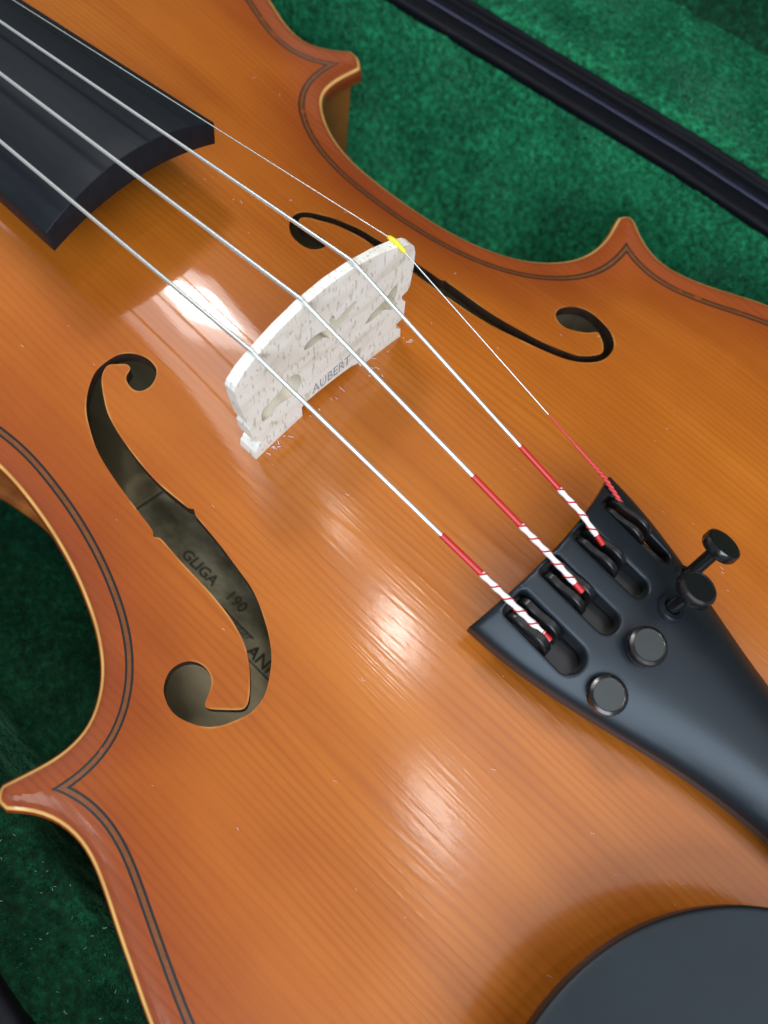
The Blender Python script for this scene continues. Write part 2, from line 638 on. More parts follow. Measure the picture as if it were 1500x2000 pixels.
# ------------------------------------------------------------------ the violin: plan and arching
U_T = [(-195.5, 0), (-195, 20), (-192, 35), (-184, 54), (-170, 71), (-150, 81.5), (-130, 84.6), (-115, 84), (-100.8, 80.7), (-93.3, 78.1), (-88, 76.7), (-84, 76.4), (-80.3, 77.2), (-75.6, 80.2), (-72.6, 83.4)]
E1_T = [(-72.6, 83.4), (-69, 83), (-65.6, 80.4)]
C_T = [(-65.6, 80.4), (-65.9, 78), (-66.4, 75), (-66.6, 71.7), (-66.3, 68.5), (-65.2, 65.6), (-62.2, 62.8), (-58, 60.1), (-53.4, 58.1), (-50, 57.1), (-45.8, 56.3), (-41.7, 56.1), (-34.4, 56.1), (-25.5, 56.6), (-17.3, 57.6), (-9.9, 59.2), (-3.1, 61.7), (2.8, 65.0), (7.5, 69.4), (10.8, 74.2), (12.5, 79.7), (12.4, 85.7), (11.2, 90.3), (10.5, 93.2)]
E2_T = [(10.5, 93.2), (11.7, 95.3), (13.4, 96), (15.4, 95.2)]
L_T = [(15.4, 95.2), (17.5, 93.6), (20.6, 92), (25.2, 90.5), (30.2, 90.7), (37.2, 92.8), (43.6, 95.8), (52.5, 100), (65, 103.2), (80, 104.8), (95, 104.5), (112, 100.5), (128, 93), (142, 80), (152, 62), (158, 40), (160.5, 18), (161, 0)]
U_B = [(x, -y) for x, y in U_T]
E1_B = [(x, -y) for x, y in E1_T]
C_B = [(x, -y) for x, y in C_T[:11]] + [(-41.7, -55.6), (-36.8, -55.1), (-30.9, -55.2), (-23.3, -56.0), (-16.6, -57.1), (-8.9, -59.0), (-2.8, -61.1), (2.2, -63.2), (6.8, -65.9), (9.9, -68.4), (12, -70.9), (13.9, -74.0), (14.8, -77.5), (14.6, -82), (13.5, -86), (12.2, -90)]
E2_B = [(12.2, -90), (11.8, -92), (13.6, -94), (16.1, -94)]
L_B = [(16.1, -94), (19.2, -91.3), (21.9, -89.8), (25.6, -88.8), (29.2, -88.6), (33, -89.3), (38, -91), (43.8, -93.3), (50.8, -95.9), (57.8, -98.5), (68, -101.5), (82, -104.2), (95, -104), (112, -100.5), (128, -93), (142, -80), (152, -62), (158, -40), (160.5, -18), (161, 0)]

SEG = {}
for nm, (s, st, sm) in dict(UT=(U_T, 1.6, 3), E1T=(E1_T, 0.8, 0), CT=(C_T, 1.3, 4), E2T=(E2_T, 0.8, 0), LT=(L_T, 1.6, 4),
                            UB=(U_B, 1.6, 3), E1B=(E1_B, 0.8, 0), CB=(C_B, 1.3, 4), E2B=(E2_B, 0.8, 0), LB=(L_B, 1.6, 4)).items():
    SEG[nm] = resample(s, st, sm)
treble = np.vstack([SEG['UT'][:-1], SEG['E1T'][:-1], SEG['CT'][:-1], SEG['E2T'][:-1], SEG['LT']])
bass = np.vstack([SEG['UB'][:-1], SEG['E1B'][:-1], SEG['CB'][:-1], SEG['E2B'][:-1], SEG['LB']])
OUTLINE = ccw(np.vstack([treble[:-1], bass[::-1][:-1]]))

KX = [-195, -180, -160, -135, -110, -90, -70, -55, -40, -25, -10, 5, 20, 40, 60, 85, 110, 130, 145, 155, 160]
KW = [40, 62, 76, 83, 80, 73, 63, 57.5, 55.5, 56.5, 60, 66, 77, 91, 99, 104, 101, 92, 75, 50, 25]
XS = np.arange(-200, 170, 1.0)
_k = np.exp(-np.linspace(-2, 2, 25) ** 2)
WS = np.convolve(np.pad(np.interp(XS, KX, KW), 12, mode='edge'), _k / _k.sum(), 'valid')


def arch(x, y):
    x, y = np.asarray(x, float), np.asarray(y, float)
    w = np.interp(x, XS, WS)
    h = 13.6 * np.sqrt(np.clip(np.cos(np.pi / 2 * np.clip((x + 18) / 180, -1, 1)), 0, 1))
    u = h * np.cos(np.pi / 2 * np.clip(np.abs(y) / w, 0, 1.6)) - 0.6
    return 0.5 * (u + np.sqrt(u * u + 1.44)) - 0.6


ROLL = 1.9


def plate_z(p, d=None, roll=True):
    d = seg_dist(p, OUTLINE) if d is None else d
    s = np.clip(1 - d / 5.5, 0, 1)
    z = arch(p[:, 0], p[:, 1]) + 0.55 * s * s * (3 - 2 * s)
    if roll:
        q = np.clip(1 - d / ROLL, 0, 1)
        z = z - 1.7 * (1 - np.sqrt(np.clip(1 - q * q, 0, 1)))
    return z


def plate_normals(p):
    e = 0.12
    out = np.zeros((len(p), 3))
    px, mx = plate_z(p + [e, 0]), plate_z(p - [e, 0])
    py, my = plate_z(p + [0, e]), plate_z(p - [0, e])
    out[:, 0], out[:, 1], out[:, 2] = -(px - mx) / (2 * e), -(py - my) / (2 * e), 1
    # at the very rim the roll is vertical: lean outwards
    d = seg_dist(p, OUTLINE)
    near = d < 0.13
    if near.any():
        i = [int(np.argmin(((OUTLINE - q) ** 2).sum(1))) for q in p[near]]
        t = np.roll(OUTLINE, -1, 0) - np.roll(OUTLINE, 1, 0)
        t /= np.linalg.norm(t, axis=1)[:, None]
        o = np.stack([t[:, 1], -t[:, 0]], 1)[i]
        out[near, :2] = o
        out[near, 2] = 0.25
    return out / np.linalg.norm(out, axis=1)[:, None]


F_BASS = [(-29.7, -26.2), (-27.8, -26.5), (-26.5, -26.1), (-25.6, -25.0), (-25.3, -23.5), (-25.9, -21.7), (-27.0, -20.5), (-28.7, -20.1), (-30.5, -20.2), (-32.4, -20.9), (-33.9, -21.9), (-35.3, -23.6), (-35.8, -25.3), (-36.1, -26.8), (-36.1, -28.9), (-35.2, -31.1), (-34.0, -33.0), (-32.5, -34.7), (-30.6, -36.2), (-28.4, -37.4), (-26.2, -38.5), (-23.7, -39.5), (-20.7, -40.3), (-16.0, -41.2), (-9.6, -42.1), (-4.4, -42.8), (-3.2, -43.0), (-2.3, -43.9), (-1.7, -43.0), (-0.2, -43.0), (5.1, -43.4), (9.8, -43.6), (15.0, -43.9), (20.3, -44.6), (24.9, -45.9), (28.0, -47.6), (30.8, -49.9), (33.0, -52.3), (33.6, -53.9), (32.0, -55.6), (28.6, -58.4), (27.7, -58.1), (26.4, -55.4), (25.0, -54.1), (22.9, -53.7), (20.8, -54.3), (19.2, -55.9), (18.6, -58.4), (19.7, -60.9), (21.4, -62.2), (24.3, -63.0), (27.5, -62.4), (30.6, -60.8), (32.6, -58.7), (34.0, -56.0), (34.9, -53.4), (34.5, -49.9), (32.4, -46.5), (29.9, -43.8), (25.8, -41.1), (19.8, -38.4), (14.2, -37.3), (7.6, -36.3), (1.6, -35.7), (0.3, -35.5), (-0.5, -34.7), (-1.0, -35.5), (-2.3, -35.6), (-9.1, -36.0), (-15.6, -35.6), (-22.1, -34.6), (-27.4, -33.2), (-31.0, -31.3), (-33.9, -29.3), (-34.9, -27.9), (-35.3, -26.6), (-35.1, -26.0), (-34.0, -25.1), (-32.3, -23.6), (-30.9, -23.9), (-30.9, -24.9), (-30.5, -25.7)]


def smooth_loop(pts, step):
    p = np.array(pts + [pts[0]], float)
    a = resample(p, step)[:-1]
    b = 0.2 * np.roll(a, 1, 0) + 0.6 * a + 0.2 * np.roll(a, -1, 0)
    return b


f_bass = ccw(smooth_loop(F_BASS, 0.75))
F_TREBLE = [(-24.4, 39.0), (-27.6, 38.2), (-30.2, 36.9), (-32.8, 35.5), (-34.5, 34.2), (-36.1, 32.8), (-37.4, 31.1), (-37.9, 29.3), (-37.4, 27.3), (-36.3, 25.4), (-35.0, 24.2), (-33.1, 23.1), (-31.0, 22.8), (-29.2, 23.0), (-27.6, 23.9), (-26.7, 25.6), (-26.7, 27.2), (-27.5, 28.3), (-29.2, 28.6), (-30.7, 28.4), (-32.0, 27.6), (-33.5, 27.0), (-35.4, 27.5), (-36.3, 28.6), (-36.0, 29.8), (-35.1, 31.0), (-33.5, 32.1), (-31.8, 33.5), (-30.0, 34.6), (-27.2, 35.7), (-24.9, 36.4), (-22.4, 36.8), (-15.6, 37.2), (-9.6, 38.0), (-4.7, 38.1), (-1.4, 38.3), (-0.4, 37.8), (-0.1, 38.4), (5.7, 38.8), (12.3, 39.7), (18.4, 41.3), (24.2, 43.1), (29.0, 45.1), (32.1, 47.5), (34.4, 51.0), (34.7, 54.8), (33.7, 57.7), (31.2, 60.2), (28.0, 61.5), (24.2, 62.1), (21.2, 61.0), (19.1, 58.2), (18.9, 55.5), (20.3, 53.6), (22.8, 52.8), (25.7, 54.2), (27.8, 56.0), (28.9, 57.9), (30.5, 57.0), (32.4, 55.1), (33.2, 52.7), (30.4, 48.4), (25.6, 46.0), (20.9, 44.5), (15.9, 43.5), (10.7, 42.7), (5.4, 42.5), (-0.6, 42.4), (-2.9, 42.3), (-4.0, 42.5), (-4.0, 41.6), (-5.0, 41.6), (-10.9, 41.2), (-17.4, 40.2)]
f_treble = ccw(smooth_loop(F_TREBLE, 0.7))

violin = empty("violin", "orange varnished violin with black fittings lying in a green lined case", "violin")

# soundboard
pv, pf = plan_mesh(OUTLINE, [f_bass, f_treble], [0.25, 0.6, 1.1, 1.6, 2.1, 3.2, 4.6], [0.3, 0.6], 1.7)
pd = seg_dist(pv, OUTLINE)
ph_ = np.minimum(seg_dist(pv, f_bass), seg_dist(pv, f_treble))
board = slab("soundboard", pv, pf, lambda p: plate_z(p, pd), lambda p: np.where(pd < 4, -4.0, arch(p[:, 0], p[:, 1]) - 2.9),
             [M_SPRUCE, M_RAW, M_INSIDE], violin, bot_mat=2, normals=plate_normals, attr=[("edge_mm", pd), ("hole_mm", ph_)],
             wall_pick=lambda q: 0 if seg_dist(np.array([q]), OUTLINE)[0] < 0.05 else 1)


# purfling: three inlaid strips following each curve, mitred in the corners
def cut_pair(a, b):
    """trim polyline a (end) and b (start) at their crossing"""
    for i in range(len(a) - 2, max(len(a) - 40, 0), -1):
        for j in range(0, min(40, len(b) - 1)):
            p, r = a[i], a[i + 1] - a[i]
            q, s = b[j], b[j + 1] - b[j]
            den = r[0] * s[1] - r[1] * s[0]
            if abs(den) < 1e-12:
                continue
            t = ((q - p)[0] * s[1] - (q - p)[1] * s[0]) / den
            u = ((q - p)[0] * r[1] - (q - p)[1] * r[0]) / den
            if -0.001 <= t <= 1.001 and -0.001 <= u <= 1.001:
                x = p + t * r
                return np.vstack([a[:i + 1], x]), np.vstack([x, b[j + 1:]])
    return a, b


def relax(a, k):
    for _ in range(k):
        b = a.copy()
        b[1:-1] = 0.25 * a[:-2] + 0.5 * a[1:-1] + 0.25 * a[2:]
        a = b
    return a


def purfling(side):
    sg = -1 if side == 'T' else 1        # inward side of the travel direction
    rows = {}
    for d in (5.12, 5.56, 6.30, 6.76):
        u, c_, l_ = (relax(offset(SEG[k + side], sg * d, False), 8) for k in 'UCL')
        u, c_ = cut_pair(u, c_)
        c_, l_ = cut_pair(c_, l_)
        rows[d] = (u, c_, l_)
    for k in range(3):
        ds = sorted(rows)
        n = len(rows[ds[0]][k]) + 20
        lines = []
        for d in ds:
            a = rows[d][k]
            s = np.r_[0, np.cumsum(np.linalg.norm(np.diff(a, axis=0), axis=1))]
            t = np.linspace(0, s[-1], n)
            lines.append(np.stack([np.interp(t, s, a[:, 0]), np.interp(t, s, a[:, 1])], 1))
        V = []
        for a in lines:
            V.append(np.c_[a, plate_z(a) + 0.035])
        V = np.vstack(V)
        F, mi = [], []
        for r in range(3):
            for i in range(n - 1):
                q = (r * n + i, r * n + i + 1, (r + 1) * n + i + 1, (r + 1) * n + i)
                F.append(q if sg > 0 else q[::-1])
                mi.append(1 if r == 1 else 0)
        build("purfling", V, F, [M_PURF_BLACK, M_PURF_CORE], board, True, mi)


purfling('T')
purfling('B')

# ribs
rib_line = offset(OUTLINE, 2.6)
keepm = seg_dist(rib_line, OUTLINE) > 2.3
rib_line = rib_line[keepm]
n = len(rib_line)
rib_in = offset(rib_line, 1.4)
V = np.vstack([np.c_[rib_line, np.full(n, -3.9)], np.c_[rib_line, np.full(n, -34.2)], np.c_[rib_in, np.full(n, -34.2)], np.c_[rib_in, np.full(n, -3.9)]])
F, mi = [], []
for i in range(n):
    j = (i + 1) % n
    F += [(j, i, n + i, n + j), (2 * n + j, 2 * n + i, 3 * n + i, 3 * n + j)]
    mi += [0, 1]
build("rib", V, F, [M_RIB, M_INSIDE], violin, True, mi, sharp=50)

# back plate
bv, bf = plan_mesh(OUTLINE, [], [0.6, 1.4, 2.2, 3.4], [], 5.0)
bd = seg_dist(bv, OUTLINE)
slab("back_plate", bv, bf,
     lambda p: np.where(bd < 3.0, -34.3 - 1.2 * np.clip(1 - bd / 1.5, 0, 1) ** 2, -34.0 - np.clip(arch(p[:, 0], p[:, 1]), 0, 20) * 0.85),
     lambda p: np.where(bd < 3.0, -38.4 + 1.2 * np.clip(1 - bd / 1.5, 0, 1) ** 2, -38.4 - np.clip(arch(p[:, 0], p[:, 1]), 0, 20) * 0.92),
     [M_INSIDE, M_RIB], violin, wall_mat=1, bot_mat=1)


bk = [o for o in violin.children if o.name == "back_plate"][0]
for p in bk.data.polygons:          # the overhanging border outside the ribs is varnished like the rest
    if p.index < len(bf) and all(bd[i] < 5 for i in p.vertices) and min(bd[i] for i in p.vertices) < 2.3:
        p.material_index = 1


def back_in(x, y):
    return -34.0 - max(0.0, float(arch(x, y))) * 0.85


def text_obj(name, body, size, mat, parent, extrude=0.04, align='LEFT', bold=False):
    cu = bpy.data.curves.new(name, 'FONT')
    cu.body = body
    cu.size = size * MM
    cu.extrude = extrude * MM
    cu.align_x = align
    cu.resolution_u = 3
    if bold:
        cu.offset = 0.035 * size * MM * 0.6
    tmp = bpy.data.objects.new("tmp", cu)
    COL.objects.link(tmp)
    dg = bpy.context.evaluated_depsgraph_get()
    me = bpy.data.meshes.new_from_object(tmp.evaluated_get(dg))
    me.name = name
    me.materials.clear()
    bpy.data.objects.remove(tmp)
    o = link(name, me, mat, parent)
    return o


# maker's label glued inside, seen through the bass f-hole
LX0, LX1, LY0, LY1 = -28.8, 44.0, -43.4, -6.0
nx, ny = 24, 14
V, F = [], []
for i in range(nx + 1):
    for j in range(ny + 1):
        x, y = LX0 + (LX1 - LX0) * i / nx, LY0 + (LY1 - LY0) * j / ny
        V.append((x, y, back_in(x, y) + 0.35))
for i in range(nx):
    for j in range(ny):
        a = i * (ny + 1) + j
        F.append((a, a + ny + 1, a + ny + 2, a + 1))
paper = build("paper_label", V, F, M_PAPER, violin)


def lay_on_back(o, x, y, lift=0.6, rot=0.0):
    """bend a flat lettering mesh onto the inside of the back"""
    ca, sa = math.cos(rot), math.sin(rot)
    for v in o.data.vertices:
        px, py = v.co.x / MM, v.co.y / MM
        wx, wy = x + ca * px - sa * py, y + sa * px + ca * py
        v.co = Vector((wx, wy, back_in(wx, wy) + lift + v.co.z / MM)) * MM
    o.data.update()


lay_on_back(text_obj("lettering", "GLIGA", 3.9, M_LETTER, paper, bold=True), -11.6, -36.4)
lay_on_back(text_obj("lettering", "190", 4.0, M_LETTER, paper, bold=True), 3.4, -36.0)
lay_on_back(text_obj("lettering", "lutier", 2.6, M_LETTER, paper), 10.0, -39.6)
lay_on_back(text_obj("lettering", "ANNO", 4.4, M_LETTER, paper, bold=True), 17.0, -41.9)
for (x0, y0, x1, y1) in ((-28.0, -42.8, 43.2, -42.3), (-28.0, -7.4, 43.2, -6.9), (-28.2, -42.8, -27.6, -6.9), (42.8, -42.8, 43.4, -6.9), (4.0, -38.4, 16.0, -38.0)):
    k = 16
    V, F = [], []
    for i in range(k + 1):
        t = i / k
        if x1 - x0 > y1 - y0:
            xa, ya, xb, yb = x0 + (x1 - x0) * t, y0, x0 + (x1 - x0) * t, y1
        else:
            xa, ya, xb, yb = x1, y0 + (y1 - y0) * t, x0, y0 + (y1 - y0) * t
        V += [(xa, ya, back_in(xa, ya) + 0.55), (xb, yb, back_in(xb, yb) + 0.55)]
    for i in range(k):
        F.append((2 * i, 2 * i + 2, 2 * i + 3, 2 * i + 1))
    build("printed_border", V, F, M_LETTER, paper)

# corner blocks of pale spruce inside the ribs
M_BLOCK = wood_material("bare_spruce_block", (0.55, 0.44, 0.28), (0.74, 0.64, 0.46), 0.7, 0.0, (300, 300, 30))
BLK = [(14.2, 72.0), (16.6, 78.0), (16.8, 83.0), (18.5, 86.0), (24.0, 85.5), (34.0, 86.0), (25.0, 77.0)]
BLK_U = [(-71.0, 75.0), (-70.8, 70.0), (-70.2, 64.0), (-80.0, 68.0), (-90.0, 71.5), (-82.0, 72.0), (-75.0, 74.0)]
for poly in (BLK, [(x + 4.6, -y + 2.6) for x, y in BLK], BLK_U, [(x, -y) for x, y in BLK_U]):
    poly = ccw(poly)
    k = len(poly)
    V = [(x, y, -4.1) for x, y in poly] + [(x, y, -34.1) for x, y in poly]
    F = [((i + 1) % k, i, k + i, k + (i + 1) % k) for i in range(k)] + [tuple(range(k)), tuple(range(2 * k - 1, k - 1, -1))]
    build("corner_block", V, F, M_BLOCK, violin, False)

# fingerboard
V, F = [], []
xs = np.linspace(-53.2, -325, 40)
NB = 18
for i, x in enumerate(xs):
    hw = 21.0 - (21.0 - 12.0) * (-53.2 - x) / 272.0
    ze = 27.6 - 0.135 * (-53.2 - x)
    sec = []
    for k in range(NB + 1):
        y = -hw + 2 * hw * k / NB
        sec.append((y, ze + 5.6 * (1 - (y / hw) ** 2)))
    for k in range(NB + 1):
        y = hw - 2 * hw * k / NB
        dip = 4.2 * (1 - (y / hw) ** 2) if x > -190 else 0.0
        sec.append((y * 0.985, ze - 5.4 + dip))
    V += [(x, y, z) for y, z in sec]
S = 2 * (NB + 1)
for i in range(len(xs) - 1):
    for k in range(S):
        k2 = (k + 1) % S
        F.append((i * S + k, i * S + k2, (i + 1) * S + k2, (i + 1) * S + k))
F.append(tuple(range(S)))
F.append(tuple((len(xs) - 1) * S + k for k in range(S))[::-1])
fb = build("fingerboard", V, F, M_EBONY, violin, True)
fix_normals(fb)
bevel(fb, 0.28, 2, 30)

# neck under the fingerboard
V, F = [], []
xs = np.linspace(-188, -330, 14)
for x in xs:
    hw = 21.0 - 9.0 * (-53.2 - x) / 272.0 - 0.6
    ze = 27.6 - 0.135 * (-53.2 - x) - 5.5
    deep = 16 + 14 * max(0, (x + 205) / 17)
    for k in range(13):
        a = math.pi * k / 12
        V.append((x, -hw * math.cos(a), ze - deep * math.sin(a)))
for i in range(len(xs) - 1):
    for k in range(12):
        F.append((i * 13 + k, i * 13 + k + 1, (i + 1) * 13 + k + 1, (i + 1) * 13 + k))
    F.append((i * 13 + 12, i * 13, (i + 1) * 13, (i + 1) * 13 + 12))
F.append(tuple(range(13)))
F.append(tuple(13 * (len(xs) - 1) + k for k in range(13))[::-1])
nk = build("neck", V, F, M_RIB, violin)
fix_normals(nk)

# ------------------------------------------------------------------ bridge
LEAN = 0.068


def bridge_x(z):
    return 1.3 - LEAN * (z - 11)


def foot(y):
    return float(arch(1.0, y)) - 0.05


B_OUT = [(-20.2, foot(-20.2)), (-20.0, 13.0), (-19.3, 14.2), (-18.4, 14.9), (-18.6, 16.0), (-19.6, 16.6), (-20.1, 19.0), (-20.4, 22.0), (-19.8, 23.4), (-19.9, 24.2), (-20.6, 24.8), (-21.1, 28.5), (-21.7, 33.5), (-21.9, 36.2), (-21.4, 37.3),
         (-19.5, 39.1), (-16.4, 40.7), (-11.1, 42.7), (-5.6, 43.8), (0.7, 44.0), (6.8, 43.3), (12.6, 41.7), (18.0, 39.4), (21.0, 37.6), (22.3, 36.3), (22.9, 34.2), (22.9, 30.5), (22.4, 25.4), (21.7, 24.4), (20.2, 24.1), (20.4, 23.0), (21.5, 21.4), (21.5, 17.4), (20.9, 16.4), (19.3, 16.1), (19.5, 14.6), (20.8, 13.4), (21.0, foot(21.0)),
         (15.0, foot(15.0)), (9.0, foot(9.0)), (8.4, 13.9), (6.0, 14.9), (2.0, 15.5), (-3.0, 15.9), (-6.5, 15.9), (-7.6, 15.2), (-7.6, foot(-7.6)), (-13.0, foot(-13.0))]
HEART = [(0.4, 29.4), (-1.0, 31.2), (-2.6, 31.6), (-4.2, 31.6), (-6.0, 32.2), (-5.6, 33.4), (-3.9, 33.9), (-1.6, 33.4), (0.2, 32.8), (0.6, 35.0), (1.4, 35.4), (2.0, 33.2), (4.0, 33.8), (6.6, 34.4), (7.4, 33.6), (5.6, 32.4), (3.4, 31.2), (1.8, 30.4)]
KID_L = [(-17.4, 21.6), (-15.6, 21.0), (-13.0, 22.3), (-10.0, 21.6), (-7.6, 22.6), (-7.2, 25.0), (-8.2, 27.2), (-10.2, 27.8), (-12.4, 26.2), (-15.0, 25.4), (-17.0, 24.6)]
KID_R = [(9.6, 25.0), (12.0, 24.4), (15.0, 24.6), (17.0, 22.8), (18.9, 22.4), (18.9, 23.4), (18.0, 24.8), (18.6, 27.6), (18.2, 29.2), (16.8, 28.8), (15.0, 27.4), (11.6, 26.6)]
b_out = np.array(B_OUT)
b_holes = [smooth_loop(h, 0.5) for h in (HEART, KID_L, KID_R)]


def dens(poly, step):
    out = []
    p = np.asarray(poly)
    for a, b in zip(p, np.roll(p, -1, 0)):
        k = max(1, int(np.linalg.norm(b - a) / step))
        out += [a + (b - a) * i / k for i in range(k)]
    return np.array(out)


gv, gf = plan_mesh(dens(b_out, 0.8), b_holes, [], [], 2.0)


def bridge_tip(a, b, zz):
    """plan (y, z) stood upright; zz = 0 on the tail face, 1 on the face towards the fingerboard"""
    th = 4.4 - 2.7 * np.clip((b - 11) / 32, 0, 1)
    return np.stack([1.3 - LEAN * (b - 11) - th * (1 - zz), a, b], 1)


bridge = slab("bridge", gv, gf, lambda p: np.ones(len(p)), lambda p: np.zeros(len(p)), [M_BRIDGE, M_CUT], violin, tip=bridge_tip,
              wall_pick=lambda q: 1 if min(seg_dist(np.array([q]), h)[0] for h in b_holes) < 0.05 else 0)
for p in bridge.data.polygons:
    p.use_smooth = False
bevel(bridge, 0.22, 2, 50)

st = text_obj("stamp", "AUBERT", 3.5, M_INK, bridge, 0.02, 'CENTER')
for v in st.data.vertices:
    y, z = v.co.x / MM * 0.82 + 0.6, v.co.y / MM * 1.15 + 16.7
    v.co = Vector((bridge_x(z) + 0.05 + v.co.z / MM, y, z)) * MM

# ------------------------------------------------------------------ tailpiece
TY = 1.4
THX = [53, 60, 68, 75, 82, 90, 97, 109, 125, 145, 165]
THW = [20.3, 20.0, 18.7, 17.2, 15.4, 13.3, 11.6, 9.7, 8.9, 8.8, 9.6]
TXS = np.arange(50, 170, 1.0)
TWS = np.convolve(np.pad(np.interp(TXS, THX, THW), 6, mode='edge'), np.ones(13) / 13, 'valid')


def tail_hw(x):
    return np.interp(x, TXS, TWS)


def tail_top(x, y):
    ze = 21 - 0.12 * (np.asarray(x) - 53)
    return ze + 6.0 * np.clip(1 - np.abs((np.asarray(y) - TY) / tail_hw(x)) ** 2.4, 0, 1)


tx = np.arange(53.0, 163.1, 1.5)
right_side = np.stack([tx, TY + tail_hw(tx)], 1)
left_side = np.stack([tx, TY - tail_hw(tx)], 1)
fy = np.linspace(-1, 1, 25)[1:-1]
front = np.stack([53.0 + 1.7 * (1 - fy ** 2), TY + fy * tail_hw(53.0)], 1)
ey = np.linspace(1, -1, 13)[1:-1]
endc = np.stack([163.0 + 3 * (1 - ey ** 2), TY + ey * tail_hw(163.0)], 1)
T_OUT = ccw(np.vstack([front, right_side, endc, left_side[::-1]]))
SLOTS = [(-11.5, 2.55), (-2.9, 2.3), (5.9, 2.05), (15.2, 1.9)]          # centre, half width


def slot_loop(yc, hw, x0=55.3, x1=71.4):
    p = []
    r0 = 0.9
    for cx, cy, a0 in ((x0 + r0, yc + hw - r0, 90), (x0 + r0, yc - hw + r0, 180)):
        for k in range(5):
            a = math.radians(a0 + 90 * k / 4)
            p.append((cx + r0 * math.cos(a), cy + r0 * math.sin(a)))
    for k in range(13):
        a = math.radians(-90 + 180 * k / 12)
        p.append((x1 - hw + hw * math.cos(a), yc + hw * math.sin(a)))
    return np.array(p)


t_holes = [dens(slot_loop(*s), 0.7) for s in SLOTS]
tv, tf = plan_mesh(dens(T_OUT, 1.1), t_holes, [0.2, 0.5, 0.9, 1.5], [0.18, 0.4, 0.8], 1.6)
td = seg_dist(tv, T_OUT)
th = np.min([seg_dist(tv, h) for h in t_holes], axis=0)


def tail_z(p, d, h):
    z = tail_top(p[:, 0], p[:, 1])
    q = np.clip(1 - d / 1.3, 0, 1)
    z = z - 0.9 * (1 - np.sqrt(np.clip(1 - q * q, 0, 1)))
    q = np.clip(1 - h / 0.7, 0, 1)
    return z - 0.5 * (1 - np.sqrt(np.clip(1 - q * q, 0, 1)))


tail = slab("tailpiece", tv, tf, lambda p: tail_z(p, td, th), lambda p: tail_top(p[:, 0], p[:, 1]) - 3.6, [M_PLASTIC], violin)


def lever(yc, raise_, hw):
    """forked adjuster lever: two humped prongs rising out of the slot and the bar below"""
    zs = float(tail_top(60, yc))
    up = [(0.2, -3.0), (0.25, -1.4), (0.9, -0.3), (2.0, 0.15), (3.3, 0.05), (4.5, 0.15), (5.8, 0.65), (7.0, 0.85), (8.2, 0.6), (9.1, -0.2), (9.7, -1.6), (9.8, -3.4)]
    dn = [(8.4, -3.6), (8.3, -2.4), (7.5, -1.5), (6.5, -1.3), (5.4, -1.5), (4.4, -1.8), (3.2, -1.9), (2.2, -1.9), (1.7, -3.2)]
    x0 = 55.9
    prof = [(x0 + x, zs - 0.12 * (x - 4) + z + raise_ * min(1, max(0, x / 5))) for x, z in up + dn]
    t = hw * 0.60
    g = hw - 0.2 - t
    parts = [ribbon_extrude(prof, yc - g - t, yc - g), ribbon_extrude(prof, yc + g, yc + g + t)]
    bar = [(x0 - 0.9, zs - 2.4), (x0 + 1.2, zs - 2.4), (x0 + 1.9, zs - 4.0), (x0 + 16, zs - 5.0), (x0 + 20, zs - 5.6), (x0 + 20, zs - 8.2), (x0 - 0.9, zs - 6.6)]
    wide = hw + 0.6 if raise_ < 0.75 else hw - 0.7
    parts.append(ribbon_extrude(bar, yc - wide, yc + wide + 0.1))
    v, f = join_data(parts)
    o = build("tuner_lever", v, f, M_GLOSS, tail, True, sharp=48)
    fix_normals(o)
    bevel(o, 0.28, 3, 60)
    return o


for (yc, hw), rs in zip(SLOTS, (0.0, 0.2, 0.7, 0.8)):
    lever(yc, rs, hw)


def tuner_screw(x, y, tilt_x, tilt_y, h, r, cap):
    """threaded stem with a knurled button; the collar it screws into is moulded on the tailpiece"""
    z = float(tail_top(x, y))
    ax = Vector((tilt_x, tilt_y, 1)).normalized()
    o = np.array((x, y, z))
    prof = [(1.25, -3.0), (1.25, h - 1.6), (1.9, h - 1.2), (r * 0.93, h - 0.9), (r, h - 0.5), (r, h + 0.7), (r * 0.95, h + 1.05), (r * 0.80, h + 1.25), (r * 0.76, h + 1.2)]
    v, f = lathe_data(prof, o, ax, 56, knurl={4, 5})
    s = build("tuner_screw", v, f, M_KNOB, tail, True, sharp=38)
    fcap = [(r * 0.755, h + 0.6), (r * 0.755, h + 1.21), (0.01, h + 1.24)]
    v, f = lathe_data(fcap, o, ax, 40)
    build("tuner_button_face", v, f, cap, tail, True, sharp=38)
    v, f = lathe_data([(2.6, -1.5), (2.6, 0.35), (2.35, 0.75), (1.5, 0.75), (1.45, 0.2)], o, ax, 36)
    build("tuner_collar", v, f, M_PLASTIC, tail, True, sharp=38)


tuner_screw(77.2, -11.8, 0.05, -0.08, 1.3, 3.45, M_GREYCAP)
tuner_screw(76.4, -2.6, 0.05, 0.02, 2.4, 3.45, M_GREYCAP)
tuner_screw(76.0, 7.0, 0.03, 0.30, 7.2, 3.45, M_GLOSS)
tuner_screw(75.2, 15.6, 0.02, 0.62, 8.9, 3.45, M_GLOSS)


# ------------------------------------------------------------------ strings
def lerp_path(points, step=1.0):
    out = []
    p = np.asarray(points, float)
    for a, b in zip(p[:-1], p[1:]):
        k = max(1, int(np.linalg.norm(b - a) / step))
        out += [a + (b - a) * i / k for i in range(k)]
    out.append(p[-1])
    return np.array(out)


def path_cut(path, xa, xb):
    x = path[:, 0]
    t = np.linspace(xa, xb, max(3, int(abs(xb - xa) / 0.5) + 1))
    return np.stack([t, np.interp(t, x, path[:, 1]), np.interp(t, x, path[:, 2])], 1)


